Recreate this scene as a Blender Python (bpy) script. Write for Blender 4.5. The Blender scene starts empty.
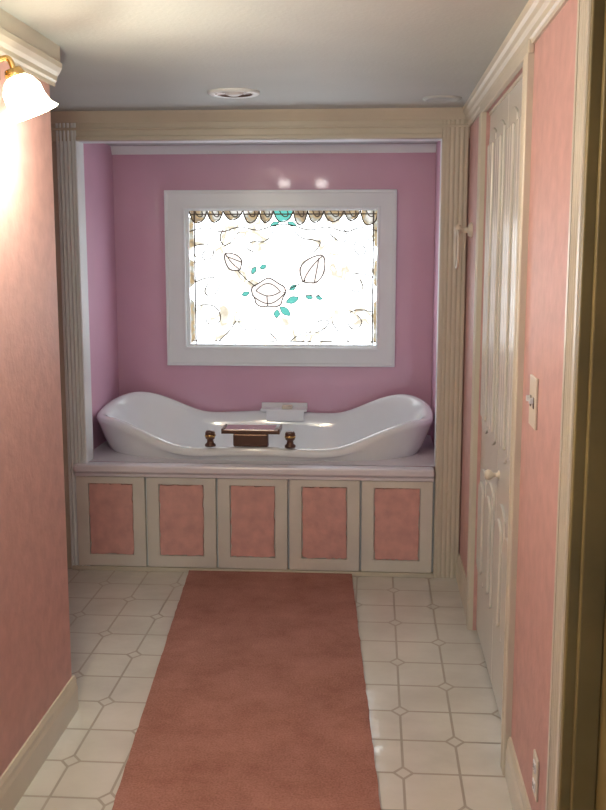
import bpy, math, random
from mathutils import Vector, Matrix
random.seed(4)
S = bpy.context.scene
COL = S.collection
H = 2.285      # ceiling height
XR = 0.44      # right wall
XL = -1.06     # left wall (near)
YT = 4.90      # tub surround face
YB = 5.80      # alcove back wall

# ---------------------------------------------------------------- materials
def newmat(name):
    m = bpy.data.materials.new(name); m.use_nodes = True
    nt = m.node_tree
    b = nt.nodes['Principled BSDF']
    return m, nt, b

def simple(name, col, rough=0.5, metal=0.0, var=0.06, vscale=6.0, bump=0.0, bscale=60.0, coat=0.0, spec=0.5):
    m, nt, b = newmat(name)
    N, L = nt.nodes, nt.links
    tc = N.new('ShaderNodeTexCoord')
    no = N.new('ShaderNodeTexNoise'); no.inputs['Scale'].default_value = vscale; no.inputs['Detail'].default_value = 5
    L.new(tc.outputs['Object'], no.inputs['Vector'])
    cr = N.new('ShaderNodeValToRGB')
    cr.color_ramp.elements[0].position = 0.3; cr.color_ramp.elements[1].position = 0.7
    cr.color_ramp.elements[0].color = tuple(max(0, c*(1-var)) for c in col)+(1,)
    cr.color_ramp.elements[1].color = tuple(min(1, c*(1+var)) for c in col)+(1,)
    L.new(no.outputs['Fac'], cr.inputs['Fac']); L.new(cr.outputs['Color'], b.inputs['Base Color'])
    b.inputs['Roughness'].default_value = rough; b.inputs['Metallic'].default_value = metal
    b.inputs['Coat Weight'].default_value = coat; b.inputs['Coat Roughness'].default_value = 0.05
    b.inputs['Specular IOR Level'].default_value = spec
    if bump > 0:
        n2 = N.new('ShaderNodeTexNoise'); n2.inputs['Scale'].default_value = bscale; n2.inputs['Detail'].default_value = 4
        L.new(tc.outputs['Object'], n2.inputs['Vector'])
        bp = N.new('ShaderNodeBump'); bp.inputs['Strength'].default_value = bump; bp.inputs['Distance'].default_value = 0.01
        L.new(n2.outputs['Fac'], bp.inputs['Height']); L.new(bp.outputs['Normal'], b.inputs['Normal'])
    return m

M_wall = simple('pink_sponged_paint', (0.59, 0.355, 0.335), 0.55, var=0.09, vscale=16, bump=0.14, bscale=45)
M_alc = simple('daylit_pink_gloss_paint', (0.66, 0.39, 0.52), 0.4, var=0.03, vscale=4, coat=0.8)  # same pink as the hall walls, bluish daylight mixed into the base colour
M_alcs = simple('daylit_pink_satin_paint', (0.66, 0.39, 0.52), 0.5, var=0.03, vscale=4)  # uncoated alcove sides, hall pink with the daylight tint in its colour
M_ceil = simple('ceiling_paint', (0.54, 0.59, 0.59), 0.6, var=0.03, vscale=3, bump=0.15, bscale=70)
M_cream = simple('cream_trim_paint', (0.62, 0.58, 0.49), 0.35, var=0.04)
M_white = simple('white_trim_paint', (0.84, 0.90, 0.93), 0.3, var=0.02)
M_panelframe = simple('white_panel_paint', (0.70, 0.68, 0.64), 0.35, var=0.05)
M_insert = simple('pink_carpet_insert', (0.68, 0.38, 0.355), 0.8, var=0.12, vscale=16, bump=0.15)
M_porc = simple('white_acrylic_tub', (0.82, 0.86, 0.90), 0.12, var=0.01, coat=0.5)
M_deck = simple('lilac_white_deck', (0.77, 0.74, 0.82), 0.3, var=0.03)
M_brass = simple('aged_brass', (0.60, 0.40, 0.16), 0.25, metal=1.0, var=0.1)
M_bronze = simple('dark_bronze', (0.13, 0.075, 0.055), 0.3, metal=0.7, var=0.2)
M_chrome = simple('chrome', (0.75, 0.73, 0.72), 0.12, metal=1.0, var=0.02)
M_door = simple('ivory_door_paint', (0.66, 0.65, 0.61), 0.22, var=0.03)
M_olive = simple('shaded_olive_wood', (0.24, 0.185, 0.07), 0.45, var=0.25, vscale=4)  # dark wood, with the doorway's olive shadow put into the colour too
M_lead = simple('lead_came', (0.14, 0.11, 0.085), 0.6, var=0.1)
M_dark = simple('dark_recess', (0.05, 0.03, 0.02), 0.7)
M_plastic = simple('ivory_plastic', (0.70, 0.64, 0.54), 0.35, var=0.02)
M_paper = simple('white_plastic', (0.82, 0.84, 0.88), 0.4, var=0.02)

def emis(name, col, strength):
    m, nt, b = newmat(name)
    b.inputs['Base Color'].default_value = tuple(col)+(1,)
    b.inputs['Emission Color'].default_value = tuple(col)+(1,)
    b.inputs['Emission Strength'].default_value = strength
    return m
M_shade = emis('frosted_lit_glass', (1.0, 0.92, 0.66), 10.0)
M_globe = emis('lit_bulb_glass', (1.0, 0.93, 0.88), 19.0)
M_teal = emis('teal_stained_glass', (0.14, 0.62, 0.55), 0.85)
M_rose = emis('rose_stained_glass', (1.0, 0.95, 0.92), 1.1)
def ambermat():
    m, nt, b = newmat('mottled_amber_stained_glass'); N, L = nt.nodes, nt.links
    tc = N.new('ShaderNodeTexCoord'); no = N.new('ShaderNodeTexNoise'); no.inputs['Scale'].default_value = 16; no.inputs['Detail'].default_value = 2
    L.new(tc.outputs['Object'], no.inputs['Vector'])
    cr = N.new('ShaderNodeValToRGB'); e = cr.color_ramp.elements
    e[0].position = 0.40; e[0].color = (0.26, 0.20, 0.13, 1); e[1].position = 0.66; e[1].color = (1.0, 1.0, 0.96, 1)
    k = e.new(0.48); k.color = (0.55, 0.40, 0.19, 1); k = e.new(0.56); k.color = (0.42, 0.46, 0.42, 1)
    L.new(no.outputs['Fac'], cr.inputs['Fac']); L.new(cr.outputs['Color'], b.inputs['Emission Color'])
    b.inputs['Emission Strength'].default_value = 0.9
    b.inputs['Base Color'].default_value = (0.3, 0.25, 0.2, 1)
    return m
M_amber = ambermat()

# window glass: daylit textured stained glass
def glassmat():
    m, nt, b = newmat('daylit_swirl_glass'); N, L = nt.nodes, nt.links
    tc = N.new('ShaderNodeTexCoord')
    no = N.new('ShaderNodeTexNoise'); no.inputs['Scale'].default_value = 5; no.inputs['Distortion'].default_value = 1.0
    L.new(tc.outputs['Object'], no.inputs['Vector'])
    mx = N.new('ShaderNodeMix'); mx.data_type = 'VECTOR'; mx.inputs['Factor'].default_value = 0.16
    L.new(tc.outputs['Object'], mx.inputs['A']); L.new(no.outputs['Color'], mx.inputs['B'])
    vo = N.new('ShaderNodeTexVoronoi'); vo.feature = 'DISTANCE_TO_EDGE'; vo.inputs['Scale'].default_value = 12
    L.new(mx.outputs['Result'], vo.inputs['Vector'])
    r1 = N.new('ShaderNodeValToRGB')
    r1.color_ramp.elements[0].position = 0.0; r1.color_ramp.elements[0].color = (0.11, 0.10, 0.07, 1)
    r1.color_ramp.elements[1].position = 0.15; r1.color_ramp.elements[1].color = (0.88, 0.95, 1, 1)
    e = r1.color_ramp.elements.new(0.07); e.color = (0.185, 0.18, 0.155, 1)
    L.new(vo.outputs['Distance'], r1.inputs['Fac'])
    n2 = N.new('ShaderNodeTexNoise'); n2.inputs['Scale'].default_value = 5
    L.new(tc.outputs['Object'], n2.inputs['Vector'])
    r2 = N.new('ShaderNodeValToRGB'); r2.color_ramp.elements[0].position = 0.38; r2.color_ramp.elements[1].position = 0.56
    L.new(n2.outputs['Fac'], r2.inputs['Fac'])
    m2 = N.new('ShaderNodeMix'); m2.data_type = 'RGBA'
    m2.inputs['A'].default_value = (0.88, 0.95, 1, 1)
    L.new(r2.outputs['Color'], m2.inputs['Factor']); L.new(r1.outputs['Color'], m2.inputs['B'])
    L.new(m2.outputs['Result'], b.inputs['Emission Color'])
    b.inputs['Base Color'].default_value = (0.6, 0.6, 0.6, 1)
    b.inputs['Emission Strength'].default_value = 5.6
    b.inputs['Roughness'].default_value = 0.3
    return m
M_glass = glassmat()

# floor tile : squares with diamond insets at alternate corners
def tilemat():
    m, nt, b = newmat('octagon_dot_tile'); N, L = nt.nodes, nt.links
    def M(op, a, c=None, d=None):
        n = N.new('ShaderNodeMath'); n.operation = op
        for i, v in enumerate((a, c, d)):
            if v is None: continue
            if isinstance(v, (int, float)): n.inputs[i].default_value = v
            else: L.new(v, n.inputs[i])
        return n.outputs[0]
    tc = N.new('ShaderNodeTexCoord'); sp = N.new('ShaderNodeSeparateXYZ')
    L.new(tc.outputs['Object'], sp.inputs[0])
    u = M('DIVIDE', M('SUBTRACT', sp.outputs['X'], 0.107), 0.178)
    v = M('DIVIDE', M('SUBTRACT', sp.outputs['Y'], 3.384), 0.215)
    gu = M('PINGPONG', M('ADD', u, 100), 0.5)
    gv = M('PINGPONG', M('ADD', v, 100), 0.5)
    grid = M('MINIMUM', gu, gv)
    a = M('PINGPONG', M('MULTIPLY', M('ADD', M('ADD', u, v), 200), 0.5), 0.5)
    c = M('PINGPONG', M('MULTIPLY', M('ADD', M('SUBTRACT', u, v), 200), 0.5), 0.5)
    d = M('MULTIPLY', M('MAXIMUM', a, c), 2.0)
    gl = M('LESS_THAN', grid, 0.024)
    inside = M('LESS_THAN', d, 0.17)
    line = M('MULTIPLY', gl, M('SUBTRACT', 1, inside))
    dl = M('LESS_THAN', M('ABSOLUTE', M('SUBTRACT', d, 0.17)), 0.035)
    grout = M('MAXIMUM', line, dl)
    no = N.new('ShaderNodeTexNoise'); no.inputs['Scale'].default_value = 3.5; no.inputs['Detail'].default_value = 4
    L.new(tc.outputs['Object'], no.inputs['Vector'])
    cr = N.new('ShaderNodeValToRGB')
    cr.color_ramp.elements[0].position = 0.35; cr.color_ramp.elements[1].position = 0.65
    cr.color_ramp.elements[0].color = (0.58, 0.57, 0.53, 1); cr.color_ramp.elements[1].color = (0.67, 0.66, 0.62, 1)
    L.new(no.outputs['Fac'], cr.inputs['Fac'])
    mx = N.new('ShaderNodeMix'); mx.data_type = 'RGBA'
    L.new(grout, mx.inputs['Factor']); L.new(cr.outputs['Color'], mx.inputs['A'])
    mx.inputs['B'].default_value = (0.37, 0.34, 0.30, 1)
    L.new(mx.outputs['Result'], b.inputs['Base Color'])
    rr = M('ADD', M('MULTIPLY', grout, 0.5), 0.13)
    L.new(rr, b.inputs['Roughness'])
    bp = N.new('ShaderNodeBump'); bp.inputs['Strength'].default_value = 0.5; bp.inputs['Distance'].default_value = 0.003
    n3 = N.new('ShaderNodeTexNoise'); n3.inputs['Scale'].default_value = 14
    L.new(tc.outputs['Object'], n3.inputs['Vector'])
    hh = M('ADD', M('SUBTRACT', 1, grout), M('MULTIPLY', n3.outputs['Fac'], 1.2))
    L.new(hh, bp.inputs['Height']); L.new(bp.outputs['Normal'], b.inputs['Normal'])
    return m
M_tile = tilemat()

def rugmat():
    m, nt, b = newmat('dusty_pink_carpet'); N, L = nt.nodes, nt.links
    tc = N.new('ShaderNodeTexCoord')
    n1 = N.new('ShaderNodeTexNoise'); n1.inputs['Scale'].default_value = 5; n1.inputs['Detail'].default_value = 8; n1.inputs['Roughness'].default_value = 0.75
    n2 = N.new('ShaderNodeTexNoise'); n2.inputs['Scale'].default_value = 150; n2.inputs['Detail'].default_value = 3
    L.new(tc.outputs['Object'], n1.inputs['Vector']); L.new(tc.outputs['Object'], n2.inputs['Vector'])
    ad = N.new('ShaderNodeMath'); ad.operation = 'MULTIPLY_ADD'; ad.inputs[1].default_value = 0.45
    L.new(n2.outputs['Fac'], ad.inputs[0])
    ml = N.new('ShaderNodeMath'); ml.operation = 'MULTIPLY'; ml.inputs[1].default_value = 0.55
    L.new(n1.outputs['Fac'], ml.inputs[0]); L.new(ml.outputs[0], ad.inputs[2])
    cr = N.new('ShaderNodeValToRGB')
    cr.color_ramp.elements[0].position = 0.36; cr.color_ramp.elements[1].position = 0.64
    cr.color_ramp.elements[0].color = (0.26, 0.118, 0.095, 1); cr.color_ramp.elements[1].color = (0.44, 0.225, 0.19, 1)
    L.new(ad.outputs[0], cr.inputs['Fac']); L.new(cr.outputs['Color'], b.inputs['Base Color'])
    b.inputs['Roughness'].default_value = 0.95; b.inputs['Specular IOR Level'].default_value = 0.1
    bp = N.new('ShaderNodeBump'); bp.inputs['Strength'].default_value = 0.45; bp.inputs['Distance'].default_value = 0.006
    L.new(n2.outputs['Fac'], bp.inputs['Height']); L.new(bp.outputs['Normal'], b.inputs['Normal'])
    return m
M_rug = rugmat()

# ---------------------------------------------------------------- geometry helpers
def empty(name, loc):
    e = bpy.data.objects.new(name, None); e.location = loc; e.empty_display_size = 0.1
    COL.objects.link(e); return e
def mesh(name, verts, faces, mat, parent=None, smooth=False, bevel=0.0, subsurf=0):
    me = bpy.data.meshes.new(name); me.from_pydata([tuple(v) for v in verts], [], faces)
    import bmesh
    bm = bmesh.new(); bm.from_mesh(me); bmesh.ops.recalc_face_normals(bm, faces=bm.faces); bm.to_mesh(me); bm.free()
    me.materials.append(mat)
    if smooth:
        for p in me.polygons: p.use_smooth = True
    o = bpy.data.objects.new(name, me); COL.objects.link(o)
    if bevel > 0:
        md = o.modifiers.new('bevel', 'BEVEL'); md.width = bevel; md.segments = 2; md.limit_method = 'ANGLE'
    if subsurf:
        md = o.modifiers.new('sub', 'SUBSURF'); md.levels = subsurf; md.render_levels = subsurf
    if parent:
        o.parent = parent; o.matrix_parent_inverse = Matrix.Translation(parent.location).inverted()
    return o
def box(name, x0, x1, y0, y1, z0, z1, mat, parent=None, bevel=0.0):
    v = [(x, y, z) for x in (x0, x1) for y in (y0, y1) for z in (z0, z1)]
    f = [(0,1,3,2),(4,6,7,5),(0,4,5,1),(2,3,7,6),(0,2,6,4),(1,5,7,3)]
    return mesh(name, v, f, mat, parent, bevel=bevel)
def extrude(name, prof, origin, ud, vd, wd, length, mat, parent=None, smooth=False):
    o, ud, vd, wd = map(Vector, (origin, ud, vd, wd))
    n = len(prof)
    v = [o+ud*p[0]+vd*p[1] for p in prof]+[o+ud*p[0]+vd*p[1]+wd*length for p in prof]
    f = [(i, (i+1) % n, n+(i+1) % n, n+i) for i in range(n)]+[tuple(range(n)), tuple(range(2*n-1, n-1, -1))]
    return mesh(name, v, f, mat, parent, smooth)
def reeded(w, t, k=4, edge=0.18, dep=1.0):
    p = [(0, 0), (0, t*0.8), (0.004, t), (w*edge, t)]
    span = w*(1-2*edge)
    for i in range(k):
        for j in range(7):
            a = j/6
            p.append((w*edge+span*(i+a)/k, t+dep*(-0.4*t+0.4*t*math.sin(math.pi*a))))
    p += [(w*(1-edge), t), (w-0.004, t), (w, t*0.8), (w, 0)]
    return p
BASE = [(0,0),(0.016,0),(0.016,0.085),(0.012,0.10),(0.012,0.115),(0.006,0.13),(0,0.13)]
CROWN_L = [(0,0),(0,-0.125),(0.008,-0.125),(0.010,-0.115),(0.016,-0.108),(0.018,-0.095),(0.026,-0.085),(0.034,-0.070),(0.036,-0.055),(0.030,-0.050),(0.030,0)]
CROWN_R = [(0,0),(0,-0.085),(0.008,-0.085),(0.010,-0.075),(0.016,-0.070),(0.018,-0.055),(0.026,-0.045),(0.030,-0.030),(0.038,-0.022),(0.040,0)]
def lathe(name, prof, origin, axis, mat, parent=None, n=28, smooth=True):
    axis = Vector(axis).normalized(); q = axis.to_track_quat('Z', 'Y'); o = Vector(origin)
    v = []; f = []
    for r, z in prof:
        for i in range(n):
            a = 2*math.pi*i/n
            v.append(o+q @ Vector((r*math.cos(a), r*math.sin(a), z)))
    for k in range(len(prof)-1):
        for i in range(n):
            f.append((k*n+i, k*n+(i+1) % n, (k+1)*n+(i+1) % n, (k+1)*n+i))
    return mesh(name, v, f, mat, parent, smooth)
def tube(name, pts, r, mat, parent=None, cyclic=False, kind='POLY'):
    cu = bpy.data.curves.new(name, 'CURVE'); cu.dimensions = '3D'; cu.bevel_depth = r; cu.bevel_resolution = 3
    s = cu.splines.new('NURBS' if kind == 'NURBS' else 'POLY'); s.points.add(len(pts)-1)
    for i, p in enumerate(pts): s.points[i].co = (*p, 1)
    s.use_cyclic_u = cyclic
    if kind == 'NURBS': s.order_u = 3; s.use_endpoint_u = True
    cu.materials.append(mat)
    o = bpy.data.objects.new(name, cu); COL.objects.link(o)
    if parent: o.parent = parent; o.matrix_parent_inverse = Matrix.Translation(parent.location).inverted()
    return o

# ---------------------------------------------------------------- room shell
YN = -0.6
box('floor', -2.1, 0.75, YN, 5.95, -0.1, 0.0, M_tile)
box('ceiling', -2.1, 0.75, YN, 5.95, H, H+0.1, M_ceil)
box('wall_left', XL-0.12, XL, YN, 3.30, 0, H, M_wall)
box('wall_left_recess', -2.02, -1.90, 3.17, YT+0.1, 0, H, M_wall)
box('wall_left_return', -1.90, XL-0.12, 3.18, 3.30, 0, H, M_wall)
# right wall around the closet opening and near doorway
DY0, DY1, DZ = 3.03, 4.18, 2.175
w = empty('wall_right', (XR+0.06, 3.5, 0))
box('far_section', XR, XR+0.12, DY1, 5.9, 0, H, M_wall, w)
box('mid_section', XR, XR+0.12, 2.10, DY0, 0, H, M_wall, w)
box('closet_header', XR, XR+0.12, DY0, DY1, DZ, H, M_wall, w)
box('doorway_header', XR, XR+0.12, 1.25, 2.10, 2.16, H, M_wall, w)
box('near_section', XR, XR+0.12, YN, 1.25, 0, H, M_wall, w)
# tub surround wall
w = empty('wall_tub_surround', (-0.55, YT+0.05, 0))
box('left_pier', -1.90, -1.50, YT, YT+0.08, 0, H, M_cream, w)
box('right_pier', 0.335, XR, YT, YT+0.08, 0, H, M_wall, w)
box('header', -1.50, 0.335, YT, YT+0.08, 2.16, H, M_wall, w)
# alcove
box('wall_alcove_left', -1.60, -1.51, YT+0.08, YB, 0, H, M_alcs)
box('wall_alcove_right', 0.335, XR, YT+0.08, YB, 0, H, M_alcs)
box('ceiling_alcove', -1.51, 0.335, YT+0.08, YB, 2.215, H, M_ceil)
# back wall with window hole
WX0, WX1, WZ0, WZ1 = -1.075, 0.022, 1.08, 1.857
w = empty('wall_back', (-0.55, YB+0.05, 0))
box('below_window', -1.60, XR, YB, YB+0.1, 0, WZ0, M_alc, w)
box('above_window', -1.60, XR, YB, YB+0.1, WZ1, H, M_alc, w)
box('left_of_window', -1.60, WX0, YB, YB+0.1, WZ0, WZ1, M_alc, w)
box('right_of_window', WX1, XR, YB, YB+0.1, WZ0, WZ1, M_alc, w)

# trims
extrude('baseboard_left', BASE, (XL, YN, 0), (1,0,0), (0,0,1), (0,1,0), 3.30-YN+0.016, M_cream)
extrude('baseboard_right', BASE, (XR, 2.24, 0), (-1,0,0), (0,0,1), (0,1,0), DY0-0.07-2.24, M_cream)
extrude('baseboard_right.001', BASE, (XR, DY1+0.09, 0), (-1,0,0), (0,0,1), (0,1,0), YT-0.03-DY1-0.09, M_cream)
extrude('baseboard_recess', BASE, (-1.90, 3.30, 0), (1,0,0), (0,0,1), (0,1,0), YT-3.30, M_cream)
extrude('trim_crown_left', CROWN_L, (XL, YN, H), (1,0,0), (0,0,1), (0,1,0), 3.30-YN+0.03, M_cream)
extrude('trim_crown_right', CROWN_R, (XR, YN, H), (-1,0,0), (0,0,1), (0,1,0), YT-YN-0.03, M_cream)
extrude('trim_crown_alcove', [(0,0),(0,-0.045),(0.012,-0.045),(0.03,-0.012),(0.04,0)], (-1.51, YB, 2.215), (0,-1,0), (0,0,1), (1,0,0), 1.845, M_white)

# tub surround casing
c = empty('trim_tub_surround', (-0.55, YT, 0))
extrude('left_casing', reeded(0.10, 0.026, 4, 0.12), (-1.545, YT, 0.0), (1,0,0), (0,-1,0), (0,0,1), H, M_white, c)  # same trim as right_casing, cool window light put into its white
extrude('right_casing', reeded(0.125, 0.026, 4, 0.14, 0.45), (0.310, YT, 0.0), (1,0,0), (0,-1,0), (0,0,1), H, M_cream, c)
box('head_board', -1.60, XR-0.002, YT-0.020, YT, 2.150, H, M_cream, c)
box('head_bead_low', -1.445, 0.31, YT-0.034, YT, 2.150, 2.172, M_cream, c, 0.005)
box('head_bead_mid', -1.60, XR-0.002, YT-0.030, YT, 2.20, 2.212, M_cream, c, 0.004)
extrude('head_crown', [(0,0),(0,-0.05),(0.012,-0.05),(0.02,-0.03),(0.03,-0.012),(0.034,0)], (-1.60, YT-0.02, H), (0,-1,0), (0,0,1), (1,0,0), XR+1.598, M_cream, c)
box('left_jamb', -1.51, -1.445, YT, YT+0.10, 0.56, 2.16, M_white, c, 0.003)
box('right_jamb', 0.310, 0.335, YT, YT+0.10, 0.56, 2.16, M_white, c, 0.003)
box('head_jamb', -1.445, 0.31, YT, YT+0.10, 2.15, 2.215, M_white, c, 0.003)

# ---------------------------------------------------------------- tub platform
pf = empty('tub_platform', (-0.585, YT, 0))
box('carcass', -1.445, 0.310, YT+0.005, YT+0.02, 0, 0.51, M_white, pf)
box('deck_lip', -1.51, 0.305, YT-0.055, YT+0.03, 0.520, 0.560, M_deck, pf, 0.01)
box('lip_cove', -1.51, 0.305, YT-0.035, YT+0.005, 0.495, 0.520, M_deck, pf, 0.006)
box('kick_strip', -1.54, 0.31, YT-0.030, YT+0.005, 0.0, 0.022, M_cream, pf, 0.003)
TX, TY, TA, TB = -0.590, 5.375, 0.915, 0.412
EXP = 2/2.9
n = 120; v = []; f = []
for i in range(n):
    a = 2*math.pi*i/n; cx, sy = math.cos(a), math.sin(a)
    X = math.copysign(abs(cx)**EXP, cx); Y = math.copysign(abs(sy)**EXP, sy)
    ex, ey = TA*0.90*X, TB*0.88*Y
    v.append((TX+ex, TY+ey, 0.560))
    x0, x1, y0, y1 = -1.51, 0.335, YT+0.03, YB
    ts = []
    if ex > 1e-6: ts.append((x1-TX)/ex)
    if ex < -1e-6: ts.append((x0-TX)/ex)
    if ey > 1e-6: ts.append((y1-TY)/ey)
    if ey < -1e-6: ts.append((y0-TY)/ey)
    t = min(ts); v.append((TX+t*ex, TY+t*ey, 0.560))
for i in range(n):
    j = (i+1) % n; f.append((2*i, 2*j, 2*j+1, 2*i+1))
mesh('deck_top', v, f, M_deck, pf)
# cupboard style panels
pw = 0.363
for i in range(5):
    x0 = -1.51+i*pw+0.005; x1 = -1.51+(i+1)*pw-0.005
    z0, z1 = 0.025, 0.493; ix0, ix1, iz0, iz1 = x0+0.062, x1-0.062, 0.085, 0.458
    yf, yb, yi = YT-0.028, YT+0.004, YT-0.014
    P = [(x0,yf,z0),(x1,yf,z0),(x1,yf,z1),(x0,yf,z1),(ix0,yf,iz0),(ix1,yf,iz0),(ix1,yf,iz1),(ix0,yf,iz1)]
    P += [(p[0], yb, p[2]) for p in P[:4]]+[(p[0], yb, p[2]) for p in P[4:8]]
    F = [(0,1,5,4),(1,2,6,5),(2,3,7,6),(3,0,4,7),(8,9,13,12),(9,10,14,13),(10,11,15,14),(11,8,12,15),
         (0,1,9,8),(1,2,10,9),(2,3,11,10),(3,0,8,11),(4,5,13,12),(5,6,14,13),(6,7,15,14),(7,4,12,15)]
    mesh('panel_frame_%d' % (i+1), P, F, M_panelframe, pf, bevel=0.003)
    # wavy-edged glued carpet insert
    pts = []; K = 14
    for s in range(4):
        a = [(ix0,iz0),(ix1,iz0),(ix1,iz1),(ix0,iz1)][s]; b2 = [(ix1,iz0),(ix1,iz1),(ix0,iz1),(ix0,iz0)][s]
        for k in range(K):
            t = k/K; wob = random.uniform(-0.004, 0.004)
            cx, cz = (ix0+ix1)/2, (iz0+iz1)/2
            px, pz = a[0]+(b2[0]-a[0])*t, a[1]+(b2[1]-a[1])*t
            pts.append((px+(cx-px)*0.04+wob, pz+(cz-pz)*0.02+wob))
    extrude('panel_insert_%d' % (i+1), [(p[0], p[1]) for p in pts], (0, YT-0.022, 0), (1,0,0), (0,0,1), (0,1,0), 0.022, M_insert, pf)
    box('panel_back_%d' % (i+1), ix0-0.01, ix1+0.01, YT-0.006, YT+0.004, iz0-0.01, iz1+0.01, M_panelframe, pf)

# ---------------------------------------------------------------- bathtub
def rim(X, Y):
    s = min(1.0, abs(X))
    t = max(0.0, (s-0.40)/0.50); t = min(1.0, t)
    hump = t*t*(3-2*t)
    tip = max(0.0, (s-0.86)/0.14)
    return 0.652+0.032*Y*(1-hump)+(0.125+0.050*Y)*hump-0.018*tip*tip+0.006*math.cos(s*9)*(1-hump)
rings = [(0.72,0.66,'a',0.30),(0.86,0.82,'a',0.52),(0.925,0.91,'a',0.562),(0.965,0.955,'m',0.45),(0.988,0.985,'r',-0.035),(1.0,1.0,'r',-0.014),(0.997,0.992,'r',0.004),
         (0.98,0.965,'r',0.013),(0.955,0.915,'r',0.012),(0.938,0.875,'r',0.002),(0.925,0.85,'r',-0.022),(0.905,0.82,'m',0.62),(0.85,0.76,'m',0.25),(0.72,0.64,'a',0.36),(0.55,0.50,'a',0.27),(0.30,0.28,'a',0.25),(0.01,0.01,'a',0.245)]
v = []; f = []; n = 120
for (sa, sb, k, z) in rings:
    for i in range(n):
        a = 2*math.pi*i/n; cx, sy = math.cos(a), math.sin(a)
        X = math.copysign(abs(cx)**EXP, cx); Y = math.copysign(abs(sy)**EXP, sy)
        R = rim(X, Y)
        if k == 'a': zz = z
        elif k == 'r': zz = R+z
        else:
            zz = 0.565+(R-0.565)*z
            if z == 0.25: zz = 0.47+(R-0.66)*0.4
        v.append((TX+TA*sa*X, TY+TB*sb*Y, zz))
for k in range(len(rings)-1):
    for i in range(n):
        f.append((k*n+i, k*n+(i+1) % n, (k+1)*n+(i+1) % n, (k+1)*n+i))
f.append(tuple((len(rings)-1)*n+i for i in range(n)))
tub = empty('bathtub', (TX, TY, 0.56))
mesh('shell', v, f, M_porc, tub, smooth=True, subsurf=1)
lathe('drain', [(0.0,0.008),(0.03,0.008),(0.035,0.0),(0.035,-0.01)], (TX-0.3, TY, 0.262), (0,0,1), M_chrome, tub)

# faucet on the front rim
fy = TY-TB*0.955; fz = 0.642
fa = empty('bathtub_faucet', (-0.62, fy, fz))
for k, x in enumerate((-0.83, -0.42)):
    lathe('handle_%d' % (k+1), [(0,-0.004),(0.028,-0.004),(0.028,0.006),(0.018,0.014),(0.016,0.030),(0.024,0.036),(0.026,0.066),(0.020,0.076),(0,0.078)], (x, fy, fz), (0,0,1), M_bronze, fa)
    lathe('handle_band_%d' % (k+1), [(0.0265,0.046),(0.029,0.050),(0.0265,0.056)], (x, fy, fz), (0,0,1), M_brass, fa)
    box('lever_%d' % (k+1), x-0.007, x+0.007, fy-0.030, fy+0.030, fz+0.062, fz+0.072, M_bronze, fa, 0.003)
box('spout_base', -0.71, -0.53, fy-0.022, fy+0.022, fz-0.002, fz+0.066, M_bronze, fa, 0.008)
mesh('spout_plate', [(-0.765,fy-0.03,fz+0.086),(-0.475,fy-0.03,fz+0.086),(-0.475,fy+0.13,fz+0.074),(-0.765,fy+0.13,fz+0.074),
                     (-0.765,fy-0.03,fz+0.066),(-0.475,fy-0.03,fz+0.066),(-0.475,fy+0.13,fz+0.062),(-0.765,fy+0.13,fz+0.062)],
     [(0,1,2,3),(4,5,6,7),(0,1,5,4),(1,2,6,5),(2,3,7,6),(3,0,4,7)], M_bronze, fa, bevel=0.003)
box('spout_mirror', -0.755, -0.50, fy-0.024, fy+0.120, fz+0.080, fz+0.088, M_chrome, fa, 0.002)
box('spout_lip_left', -0.769, -0.759, fy-0.03, fy+0.12, fz+0.066, fz+0.092, M_bronze, fa, 0.002)
box('spout_lip_right', -0.481, -0.471, fy-0.03, fy+0.12, fz+0.066, fz+0.092, M_bronze, fa, 0.002)
# white soap tray on back rim
st = empty('soap_tray', (-0.50, 5.745, 0.70))
box('tray', -0.655, -0.385, 5.70, 5.79, 0.702, 0.718, M_paper, st, 0.006)
box('tray_back', -0.655, -0.385, 5.775, 5.79, 0.711, 0.745, M_paper, st, 0.005)
box('tray_front', -0.62, -0.40, 5.688, 5.702, 0.650, 0.718, M_paper, st, 0.004)
box('tray_clip', -0.53, -0.47, 5.70, 5.76, 0.718, 0.736, M_plastic, st, 0.004)

# ---------------------------------------------------------------- window
wi = empty('window_1', (-0.5265, YB, 1.468))
def frame(name, x0, x1, z0, z1, wd, yf, yb, mat, par, bevel=0.004):
    P = [(x0,z0),(x1,z0),(x1,z1),(x0,z1)]; Q = [(x0+wd,z0+wd),(x1-wd,z0+wd),(x1-wd,z1-wd),(x0+wd,z1-wd)]
    V = [(p[0],yf,p[1]) for p in P+Q]+[(p[0],yb,p[1]) for p in P+Q]
    F = []
    for i in range(4):
        j = (i+1) % 4
        F += [(i,j,4+j,4+i),(8+i,8+j,12+j,12+i),(i,j,8+j,8+i),(4+i,4+j,12+j,12+i)]
    return mesh(name, V, F, mat, par, bevel=bevel)
frame('casing', -1.205, 0.116, 0.966, 1.963, 0.105, YB-0.022, YB, M_white, wi)
frame('casing_backband', -1.210, 0.121, 0.960, 1.968, 0.018, YB-0.030, YB, M_white, wi)
frame('casing_inner_bead', -1.108, 0.028, 1.056, 1.876, 0.016, YB-0.030, YB, M_white, wi)
frame('sash', -1.096, 0.040, 1.062, 1.876, 0.024, YB-0.014, YB+0.06, M_white, wi)
box('glass_pane', -1.075, 0.022, YB+0.012, YB+0.018, 1.08, 1.857, M_glass, wi)
WCX, WCZ, q = -0.5265, 1.468, 0.0058
yg = YB+0.008
def W(u, v): return (WCX+u*q, yg, WCZ+v*q)
LR = 1.65
def lead(pts, r=0.0035, nm='lead', cyc=False):
    tube(nm, [W(*p) for p in pts], r*LR, M_lead, wi, cyc, 'NURBS' if len(pts) > 2 else 'POLY')
def piece(pts, mat, nm):
    P = [(WCX+p[0]*q, yg+0.002, WCZ+p[1]*q) for p in pts]
    mesh(nm, P, [tuple(range(len(P)))], mat, wi)
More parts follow.
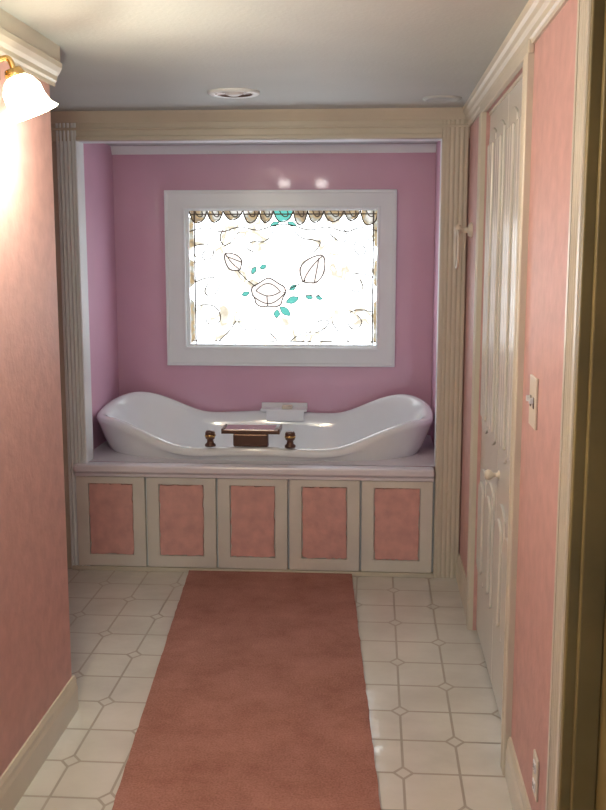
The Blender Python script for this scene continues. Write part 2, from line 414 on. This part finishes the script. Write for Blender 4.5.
def leaf(u, v, ang, L_, wd, mat=None):
    mat = mat or M_teal
    a = math.radians(ang); pts = []
    up = [(0,0),(0.2,0.6),(0.45,1),(0.7,0.75),(1,0)]
    full = up+[(t, -k) for t, k in reversed(up[1:-1])]
    for t, k in full:
        x, y = t*L_, k*wd
        pts.append((u+x*math.cos(a)-y*math.sin(a), v+x*math.sin(a)+y*math.cos(a)))
    piece(pts, mat, 'leaf_piece'); lead(pts+[pts[0]], 0.0013, 'leaf_lead')
# borders
lead([(-89,-66),(-89,66)], .0028); lead([(89,-66),(89,66)], .0028); lead([(-92,-63),(92,-63)], .002); lead([(-92,63),(92,63)], .0022)
rr = random.Random(11)
us = [-94,-76,-60,-40,-24,-10,10,24,40,60,76,94]
for i in range(len(us)-1):
    a0, a1 = us[i], us[i+1]; wdt = a1-a0; dz = 56+rr.uniform(-3, 3)
    lead([(a0,67),(a0+wdt*.1,dz+3),(a0+wdt*.35,dz-2),(a0+wdt*.7,dz),(a1-wdt*.1,dz+4),(a1,67)], 0.0026, 'scallop_lead')
    lead([(a0+wdt*.3,67),(a0+wdt*.45,60),(a0+wdt*.8,61),(a0+wdt*.7,66)], 0.0020, 'scroll_lead')
    piece([(a0+1,67),(a0+2,dz+4),(a0+wdt*.35,dz-1),(a0+wdt*.7,dz+1),(a1-2,dz+5),(a1-1,67)], M_teal if i == 5 else M_amber, 'border_piece')
lead([(-94,46),(-78,52),(-62,44),(-44,52),(-26,46),(-8,53),(8,53),(26,46),(44,52),(62,44),(78,52),(94,46)], 0.0022, 'swag_lead')
for sgn in (-1, 1):
    piece([(sgn*94,60),(sgn*94,30),(sgn*90,32),(sgn*90,60)], M_amber, 'side_piece')
    piece([(sgn*94,-20),(sgn*94,-66),(sgn*90,-62),(sgn*90,-24)], M_amber, 'side_piece')
    piece([(sgn*94,20),(sgn*94,-10),(sgn*90,-6),(sgn*90,16)], M_amber, 'side_piece')
    leaf(sgn*4, 55, -20 if sgn > 0 else 200, 10, 2.4)
    S2 = 0.0021; j = 3 if sgn > 0 else -2
    lead([(sgn*89,34+j),(sgn*76,38+j),(sgn*68,28+j),(sgn*76,18+j),(sgn*84,24+j),(sgn*78,30+j)], S2, 'scroll_lead')
    lead([(sgn*89,-2+j),(sgn*72,6+j),(sgn*62,-6),(sgn*72,-18+j),(sgn*82,-12+j),(sgn*76,-4+j)], S2, 'scroll_lead')
    lead([(sgn*89,-30-j),(sgn*72,-26-j),(sgn*62,-38),(sgn*68,-50-j),(sgn*82,-44),(sgn*74,-36)], S2, 'scroll_lead')
    lead([(sgn*8,50),(sgn*16,36+j),(sgn*30,38),(sgn*40,32+j),(sgn*30,26)], S2, 'scroll_lead')
    lead([(sgn*44,46),(sgn*56,30+j),(sgn*66,40),(sgn*60,48)], S2, 'scroll_lead')
    lead([(sgn*6,-63),(sgn*18,-50-j),(sgn*38,-54),(sgn*48,-42),(sgn*36,-38-j),(sgn*30,-46)], S2, 'scroll_lead')
    lead([(sgn*48,-42),(sgn*54,-54),(sgn*66,-63)], S2, 'scroll_lead')
def rose(u, v, R, rot=0):
    pts = [(u+R*(1+0.12*math.sin(5*t+rot))*math.cos(t), v+0.85*R*(1+0.12*math.sin(5*t+rot))*math.sin(t)) for t in [2*math.pi*k/16 for k in range(16)]]
    piece(pts, M_rose, 'rose_piece'); lead(pts+[pts[0]], 0.0024, 'rose_lead')
    lead([(u-R*.75,v+R*.15),(u-R*.35,v+R*.6),(u+R*.35,v+R*.55),(u+R*.7,v+R*.1)], 0.0018, 'petal_lead')
    lead([(u-R*.75,v+R*.15),(u-R*.3,v-R*.15),(u+R*.3,v-R*.15),(u+R*.7,v+R*.1)], 0.0018, 'petal_lead')
    lead([(u-R,v-R*.1),(u-R*.4,v-R*.6),(u+R*.4,v-R*.6),(u+R*.95,v)], 0.0018, 'petal_lead')
    lead([(u-R*.05,v-R*.8),(u-R*.1,v-R*.15)], 0.0018, 'petal_lead')
rose(-15, -15, 17)
def bud(u, v, R, ang):
    a = math.radians(ang)
    def T(x, y): return (u+x*math.cos(a)-y*math.sin(a), v+x*math.sin(a)+y*math.cos(a))
    out = [T(-R,0),T(-R*.6,R*.8),T(R*.4,R*.75),T(R*1.4,R*.1),T(R*.4,-R*.75),T(-R*.6,-R*.8),T(-R,0)]
    piece(out[:-1], M_rose, 'bud_piece'); lead(out, 0.0023, 'bud_lead')
    lead([T(-R*.9,0),T(0,R*.3),T(R*1.1,R*.1)], 0.0018, 'bud_lead'); lead([T(-R*.5,-R*.6),T(R*.2,-R*.2),T(R*.9,R*.2)], 0.0018, 'bud_lead')
bud(-50, 16, 10, 130); bud(29, 8, 15, 50)
lead([(-46,8),(-40,0),(-28,-8)], 0.002, 'stem'); lead([(22,-2),(12,-8),(2,-12)], 0.002, 'stem'); lead([(0,-14),(20,-18),(44,-16)], 0.0018, 'stem')
for u_, v_, a_, L_, w_ in [(-32,4,60,9,2.4),(-24,10,20,8,2.4),(-34,-14,200,9,2.4),(-4,-28,-40,15,3.8),(2,-24,20,15,3.8),(-6,-31,-100,9,3.4),(6,-12,40,9,2.4),(32,-18,-20,8,2),(22,-18,-10,8,2.4)]:
    leaf(u_, v_, a_, L_, w_)

# ---------------------------------------------------------------- rug
rp = [(-0.93,4.865),(-0.10,4.875),(0.105,1.6),(-0.665,1.6)]
NX, NY = 12, 60; v = []; f = []
for j in range(NY+1):
    t = j/NY
    for i in range(NX+1):
        s = i/NX
        xa = rp[0][0]+(rp[3][0]-rp[0][0])*t; xb = rp[1][0]+(rp[2][0]-rp[1][0])*t
        ya = rp[0][1]+(rp[3][1]-rp[0][1])*t; yb_ = rp[1][1]+(rp[2][1]-rp[1][1])*t
        wob = random.uniform(-0.002, 0.002) if i in (0, NX) else 0
        v.append((xa+(xb-xa)*s+wob, ya+(yb_-ya)*s, 0.013+random.uniform(-.0003, .0003)))
nt_ = len(v); v += [(p[0], p[1], 0.0) for p in v]
for j in range(NY):
    for i in range(NX):
        a = j*(NX+1)+i; f.append((a, a+1, a+NX+2, a+NX+1))
for j in range(NY):
    for i in (0, NX):
        a = j*(NX+1)+i; f.append((a, a+NX+1, nt_+a+NX+1, nt_+a))
for i in range(NX):
    for j in (0, NY):
        a = j*(NX+1)+i; f.append((a, a+1, nt_+a+1, nt_+a))
mesh('carpet_runner', v, f, M_rug, smooth=False)

# ---------------------------------------------------------------- bifold closet door
dr = empty('door_1', (XR, (DY0+DY1)/2, 0))
def yz_poly(name, pts, x, depth, mat, par, bev=0.006):
    o = extrude(name, pts, (x, 0, 0), (0,1,0), (0,0,1), (1,0,0), depth, mat, par)
    md = o.modifiers.new('bevel', 'BEVEL'); md.width = bev; md.segments = 2; md.limit_method = 'ANGLE'
    return o
lw = (DY1-DY0-0.012)/2
def ogee_panel(y0, y1, z0, z1, topr, botr):
    pts = []; K = 12
    for k in range(K+1):
        t = k/K; pts.append((y0+(y1-y0)*t, z0+botr*(1-math.sin(math.pi*t))))
    for k in range(K+1):
        t = k/K; pts.append((y1-(y1-y0)*t, z1-topr*(1-math.sin(math.pi*t))))
    return pts
for k in range(2):
    y0 = DY0+0.004+k*(lw+0.004); y1 = y0+lw
    box('leaf_%d' % (k+1), XR+0.014, XR+0.040, y0, y1, 0.015, DZ-0.01, M_door, dr, 0.003)
    for z0, z1, nm in ((0.90, DZ-0.08, 'upper'), (0.26, 0.75, 'lower')):
        half = (lw-0.15)/2
        for h_ in range(2):
            a0 = y0+0.06+h_*(half+0.03); a1 = a0+half
            yz_poly('%s_moulding_%d_%d' % (nm, k+1, h_+1), ogee_panel(a0, a1, z0, z1, 0.03, 0.03), XR+0.006, 0.010, M_door, dr, 0.004)
            if nm == 'lower':
                yz_poly('lower_field_%d_%d' % (k+1, h_+1), ogee_panel(a0+0.03, a1-0.03, z0+0.05, z1-0.05, 0.03, 0.03), XR-0.003, 0.011, M_door, dr, 0.006)
                continue
            nb = 3
            for m_ in range(nb):
                bw = (half-0.05)/nb; b0 = a0+0.025+m_*bw
                yz_poly('%s_flute_%d_%d_%d' % (nm, k+1, h_+1, m_+1), [(b0+0.003, z0+0.06), (b0+bw-0.003, z0+0.06), (b0+bw-0.003, z1-0.06), (b0+0.003, z1-0.06)], XR-0.003, 0.011, M_door, dr, 0.005)
lathe('knob', [(0,0.050),(0.014,0.049),(0.020,0.038),(0.016,0.026),(0.008,0.018),(0.008,0.004),(0.016,0.0),(0.016,-0.004)], (XR+0.012, DY0+lw-0.04, 0.83), (-1,0,0), M_plastic, dr)
box('track', XR+0.01, XR+0.05, DY0, DY1, DZ-0.012, DZ, M_cream, dr)
box('closet_light_stop', XR+0.10, XR+0.11, DY0, DY1, 0, DZ, M_dark, dr)  # unseen dark backing, added so no light leaks past the leaves
cs = empty('trim_closet_casing', (XR, (DY0+DY1)/2, 0))
extrude('far_leg', reeded(0.085, 0.022, 3), (XR, DY1, 0), (0,1,0), (-1,0,0), (0,0,1), DZ, M_cream, cs)
extrude('near_leg', reeded(0.07, 0.022, 3), (XR, DY0-0.07, 0), (0,1,0), (-1,0,0), (0,0,1), DZ, M_cream, cs)
box('head', XR-0.018, XR, DY0-0.07, DY1+0.085, DZ, H-0.07, M_cream, cs, 0.004)

# near doorway : casing, jamb and door leaf
cs = empty('trim_doorway_casing', (XR, 2.17, 0))
extrude('leg', reeded(0.13, 0.024, 4), (XR, 2.10, 0), (0,1,0), (-1,0,0), (0,0,1), H-0.085, M_cream, cs)
d2 = empty('door_2', (XR, 1.68, 0))
box('jamb_far', XR-0.022, XR+0.12, 2.075, 2.10, 0, 2.16, M_olive, d2, 0.003)
box('stop', XR+0.0, XR+0.05, 2.05, 2.075, 0, 2.14, M_olive, d2, 0.003)
box('leaf', XR+0.05, XR+0.09, 1.27, 2.075, 0.01, 2.14, M_olive, d2, 0.003)
for z0, z1 in ((0.25, 0.95), (1.1, 2.0)):
    box('raised_panel', XR+0.04, XR+0.052, 1.38, 1.95, z0, z1, M_olive, d2, 0.008)
lathe('knob', [(0,0.05),(0.02,0.048),(0.026,0.035),(0.01,0.02),(0.01,0.0)], (XR+0.05, 1.34, 1.0), (-1,0,0), M_brass, d2)

# ---------------------------------------------------------------- switch and outlet
sw = empty('light_switch', (XR, 2.74, 1.22))
box('plate', XR-0.007, XR, 2.685, 2.795, 1.150, 1.290, M_plastic, sw, 0.003)
for yy in (2.715, 2.765):
    box('slot', XR-0.009, XR-0.005, yy-0.008, yy+0.008, 1.205, 1.235, M_bronze, sw)
    box('toggle', XR-0.020, XR-0.006, yy-0.005, yy+0.005, 1.218, 1.234, M_paper, sw, 0.002)
ol = empty('wall_outlet', (XR, 2.49, 0.26))
box('plate', XR-0.006, XR, 2.455, 2.525, 0.205, 0.320, M_plastic, ol, 0.003)
for zz in (0.235, 0.288):
    box('socket', XR-0.009, XR-0.005, 2.474, 2.506, zz-0.014, zz+0.014, M_paper, ol, 0.003)
    for dy in (-0.007, 0.007):
        box('slit', XR-0.0095, XR-0.0085, 2.49+dy-0.0015, 2.49+dy+0.0015, zz-0.006, zz+0.006, M_dark, ol)

# ---------------------------------------------------------------- towel ring
tr = empty('towel_ring', (XR, 4.66, 1.71))
lathe('rosette', [(0.034,-0.004),(0.034,0.008),(0.026,0.016),(0.013,0.020),(0.012,0.046),(0.022,0.052),(0.026,0.066),(0.016,0.078),(0,0.080)], (XR, 4.66, 1.72), (-1,0,0), M_plastic, tr)
tube('ring', [(XR-0.066, 4.66+0.085*math.sin(a), 1.635+0.085*math.cos(a)) for a in [2*math.pi*k/40 for k in range(40)]], 0.0065, M_plastic, tr, True)

# ---------------------------------------------------------------- recessed downlight and ceiling vent
dl = empty('recessed_downlight', (-0.598, 4.316, H))
lathe('trim_ring', [(0.110,0),(0.110,-0.006),(0.100,-0.012),(0.078,-0.010),(0.072,-0.002)], (-0.598,4.316,H), (0,0,1), M_white, dl, 40)
lathe('baffle', [(0.078,-0.0100),(0.070,-0.003),(0.045,-0.0015),(0.0,-0.001)], (-0.598,4.316,H), (0,0,1), M_bronze, dl, 40)
lathe('bulb', [(0.040,-0.001),(0.036,-0.010),(0.02,-0.016),(0,-0.018)], (-0.598,4.316,H), (0,0,1), M_paper, dl, 30)
cv = empty('ceiling_vent', (0.285, 4.55, H))
lathe('cover', [(0.085,0),(0.083,-0.006),(0.065,-0.010),(0.06,-0.006),(0.045,-0.010),(0.04,-0.006),(0.02,-0.010),(0,-0.010)], (0.285,4.55,H), (0,0,1), M_ceil, cv, 36)

# ---------------------------------------------------------------- vanity sconce on left wall
sc = empty('wall_sconce', (XL, 2.80, 2.08))
box('backplate', XL, XL+0.018, 2.10, 2.82, 2.09, 2.15, M_brass, sc, 0.006)
for k, yy in enumerate((2.22, 2.75)):
    tube('arm_%d' % (k+1), [(XL+0.015,yy,2.125),(XL+0.05,yy,2.145),(XL+0.075,yy,2.140),(XL+0.080,yy,2.105)], 0.008, M_brass, sc, kind='NURBS')
    ax = (0.38, 0.15, -1)
    lathe('cap_%d' % (k+1), [(0,-0.012),(0.022,-0.010),(0.028,0.006),(0.026,0.016)], (XL+0.080,yy,2.105), ax, M_brass, sc)
    lathe('shade_%d' % (k+1), [(0.024,0.010),(0.042,0.025),(0.054,0.050),(0.055,0.075),(0.062,0.100),(0.076,0.116),(0.074,0.117),(0.058,0.100),(0.050,0.075),(0.048,0.05),(0.02,0.014)], (XL+0.080,yy,2.105), ax, M_shade, sc)
    li = bpy.data.lights.new('bulb_light', 'POINT'); li.energy = 18; li.color = (1.0, 0.91, 0.70); li.shadow_soft_size = 0.03
    lo = bpy.data.objects.new('bulb_light_%d' % (k+1), li); lo.location = (XL+0.13, yy+0.02, 1.970); COL.objects.link(lo)
    lo.parent = sc; lo.matrix_parent_inverse = Matrix.Translation(sc.location).inverted()

# twin-bulb flush ceiling fixture in the hall
cf = empty('ceiling_light', (-0.65, 2.2, H))
lathe('canopy', [(0.07,0),(0.065,-0.015),(0.03,-0.022),(0,-0.022)], (-0.65,2.2,H), (0,0,1), M_brass, cf)
tube('crossbar', [(-0.82,2.22,H-0.025),(-0.49,2.18,H-0.025)], 0.008, M_brass, cf)
for k, (xx, yy) in enumerate(((-0.84,2.22),(-0.50,2.18))):
    lathe('bulb_%d' % (k+1), [(0.001,0.0),(0.050,-0.002),(0.052,-0.012),(0.052,-0.052),(0.046,-0.060),(0.001,-0.062)], (xx,yy,H-0.02), (0,0,1), M_globe, cf)

# ---------------------------------------------------------------- world (soft fill added through the open end behind the camera)
wd = bpy.data.worlds.new('World'); S.world = wd; wd.use_nodes = True
bg = wd.node_tree.nodes['Background']; bg.inputs['Color'].default_value = (0.88, 0.94, 1.0, 1); bg.inputs['Strength'].default_value = 0.9

# ---------------------------------------------------------------- camera
cam = bpy.data.cameras.new('camera'); co = bpy.data.objects.new('camera', cam); COL.objects.link(co)
cam.sensor_fit = 'VERTICAL'; cam.sensor_height = 24; cam.lens = 1000/810*24; cam.clip_start = 0.02
th = math.atan(0.155); ps = math.atan(0.07115)
F = Vector((-math.sin(ps)*math.cos(th), math.cos(ps)*math.cos(th), -math.sin(th)))
R = Vector((math.cos(ps), math.sin(ps), 0)); U = R.cross(F)
m = Matrix((( R.x, U.x, -F.x, 0), (R.y, U.y, -F.y, 0), (R.z, U.z, -F.z, 1.63), (0,0,0,1)))
co.matrix_world = m
S.camera = co
S.view_settings.view_transform = 'Standard'
S.view_settings.look = 'None'
